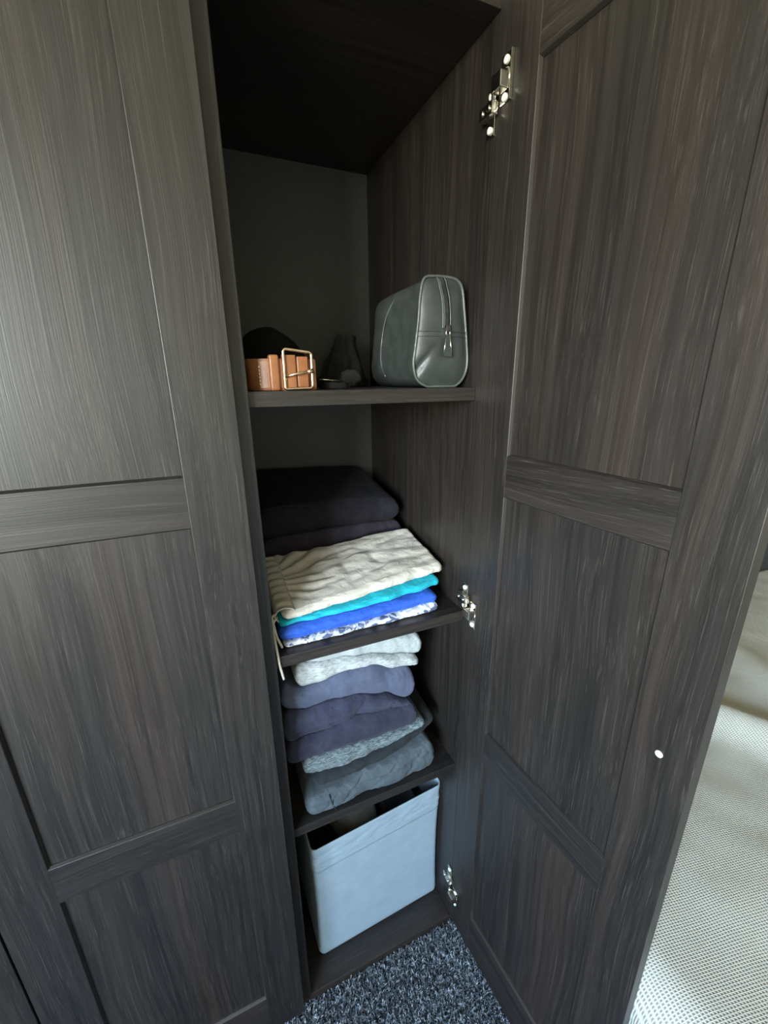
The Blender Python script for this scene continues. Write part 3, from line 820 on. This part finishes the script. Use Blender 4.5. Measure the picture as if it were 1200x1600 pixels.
for x, zs_, y in ((.0535, [S1+.007+.0042*i for i in range(9)], yb0-.0026), (.0205, [S1+.009+.0045*i for i in range(6)], .0297)):
    bm = bmesh.new()
    for z in zs_: box_bm(bm, x-.0006, x+.0006, y-.0009, y+.002, z-.0014, z+.0014)
    wm(done(bm, 'stitching', 'tan_thread', belt))

# black belt behind it, only its silver bar catches the light
bb = empty('leather_belt', (.15, .11, S1))
tag(bb, 'small black coiled belt with a thin silver bar, right of the tan belt', 'belt')
BC = Vector((.148, .105, 0))
strip('strap', coil(2.4, 0, .026, .024, .0045), S1+.0005, S1+.0105, .0035, 'black_leather', bb)
wm(tube('buckle_bar', [(.112, .062, S1+.0148), (.126, .061, S1+.0138), (.1435, .064, S1+.0125)], .0011, 'nickel', bb, 8))
wm(tube('buckle_bar', [(.1435, .064, S1+.0125), (.147, .080, S1+.0108), (.150, .0835, S1+.0104)], .0011, 'dark_metal', bb, 8))

# ------------------------------------------------------------------ black knitted cap
cap = empty('knitted_cap', (.07, .2, S1))
tag(cap, 'black soft knitted cap behind the tan belt on the top shelf', 'cap')
V = []; F = []; n, m_ = 72, 26
cx, cy = .068, .205
for i in range(m_+1):
    t = i/m_
    th = t*math.pi/2
    for j in range(n):
        ph = 2*math.pi*j/n
        rr = math.cos(th)**.62
        x = .066*rr*math.cos(ph); y = .066*rr*math.sin(ph)
        z = .098*math.sin(th)**.9 * (1 - .22*max(0, x/.066)) 
        k = 1+.012*math.sin(ph*36)*math.cos(th)+.05*fn(x*25, y*25, z*25)
        V.append((cx+x*k, cy+y*k, S1+.001+z*(1+.03*fn(x*30, y*30, 2))))
for i in range(m_):
    for j in range(n): F.append((i*n+j, i*n+(j+1) % n, (i+1)*n+(j+1) % n, (i+1)*n+j))
F.append(tuple(range(n))[::-1])
wm(mesh('crown', V, F, 'black_knit', cap))
pts = [(cx+.0655*math.cos(2*math.pi*k/60), cy+.0655*math.sin(2*math.pi*k/60)) for k in range(60)]
V = []; F = []; pr = [(.0, .001), (.0035, .002), (.0035, .026), (.0, .030), (-.004, .026), (-.004, .002)]
for j in range(120):
    a = 2*math.pi*j/120
    for o_, h in pr:
        r = .0628+o_+.0008*math.sin(a*60); V.append((cx+r*math.cos(a), cy+r*math.sin(a), S1+h))
for j in range(120):
    for k in range(6): F.append((j*6+k, j*6+(k+1) % 6, ((j+1) % 120)*6+(k+1) % 6, ((j+1) % 120)*6+k))
wm(mesh('cuff', V, F, 'black_knit', cap))

# dim crumpled pouch and a grey sock at the back of the top shelf
po = empty('cloth_pouch', (.24, .36, S1))
tag(po, 'dim crumpled dark cloth pouch with a gathered neck behind the wash bag', 'pouch')
V = []; F = []; n, m_ = 60, 40
for i in range(m_+1):
    t = i/m_
    r = .046*(1-t)**.75 + .009 + .010*math.exp(-((t-.08)/.1)**2)
    if t > .82: r += .010*(t-.82)/.18
    for j in range(n):
        a = 2*math.pi*j/n
        rr = r*(1+.16*math.sin(a*7+3*t)*min(t*2, 1)+.14*fn(math.cos(a)*2, math.sin(a)*2, t*3))
        V.append((.245+.012*t+rr*math.cos(a), .365+.8*rr*math.sin(a), S1+.001+.108*t+.003*fn(a, t*4, 1)*t))
for i in range(m_):
    for j in range(n): F.append((i*n+j, i*n+(j+1) % n, (i+1)*n+(j+1) % n, (i+1)*n+j))
F.append(tuple(range(n))[::-1]); F.append(tuple(m_*n+j for j in range(n)))
wm(mesh('pouch_body', V, F, 'dim_grey_cloth', po))
wm(tube('tie_cord', [(.2545+.0165*math.cos(2*math.pi*k/24), .365+.0135*math.sin(2*math.pi*k/24), S1+.088) for k in range(24)], .0017, 'black_knit', po, 6, True))
so = blob('rolled_sock', (.232, .268, S1+.0172), (.021, .017, .0165), 'sock_grey', .18, 22, 9, None, sq=2.4)
tag(so, 'small grey rolled sock beside the back of the wash bag', 'sock')

# ------------------------------------------------------------------ bed behind the open door
bed = empty('bed', (1.3, -.7, 0))
tag(bed, 'bed with an off-white waffle blanket and dark headboard behind the open door', 'bed')
BX0, BX1, BY0, BY1, BZ = .432, 2.30, -1.95, .350, .47
wm(box('bed_base', BX0+.06, BX1-.04, BY0+.06, BY1, .06, .24, 'charcoal_board', bed, .004))
wm(box('mattress', BX0+.035, BX1-.02, BY0+.03, BY1-.005, .242, .452, 'window_white', bed, .03))
for x in (BX0+.10, BX1-.10):
    for y in (BY0+.12, BY1-.08):
        wm(box('bed_leg', x-.025, x+.025, y-.025, y+.025, .0, .06, 'charcoal_board', bed, .003))
wm(box('headboard', BX0+.02, BX1+.30, BY1+.002, BY1+.05, .06, .98, 'charcoal_board', bed, .008))
V = []; F = []; nx, ny = 190, 200
rd = .075
for i in range(nx+1):
    s = i/nx
    for j in range(ny+1):
        y = BY0 + (BY1-BY0-.004)*j/ny
        L = s*(BX1-BX0+.30)                      # arc length: first hangs down the side, then over the top
        drop = .26; arc = rd*math.pi/2
        if L < drop: x = BX0 + .004*math.sin(y*19+L*6); z = BZ-rd-(drop-L)
        elif L < drop+arc:
            a = (L-drop)/rd; x = BX0+rd*(1-math.cos(a)); z = BZ-rd+rd*math.sin(a)
        else: x = BX0+rd+(L-drop-arc); z = BZ
        tx = max(0, min((x-BX0-.04)/.15, 1))
        rid = .050*math.exp(-((x-1.085-(y+.10)*-.55)/.060)**2)*tx     # fold thrown across the bed
        rid += .030*math.exp(-((x-1.42-(y+.02)*.35)/.09)**2)*tx
        z += rid + tx*(.010*fn(x*4.5, y*4.5, 3)+.004*fn(x*12, y*12, 8))
        V.append((min(x, BX1), y, z))
for i in range(nx):
    for j in range(ny):
        a = i*(ny+1)+j; F.append((a, a+1, a+ny+2, a+ny+1))
bl = wm(mesh('waffle_blanket', V, F, 'waffle_blanket', bed)); s = bl.modifiers.new('t', 'SOLIDIFY'); s.thickness = .006; s.offset = -1
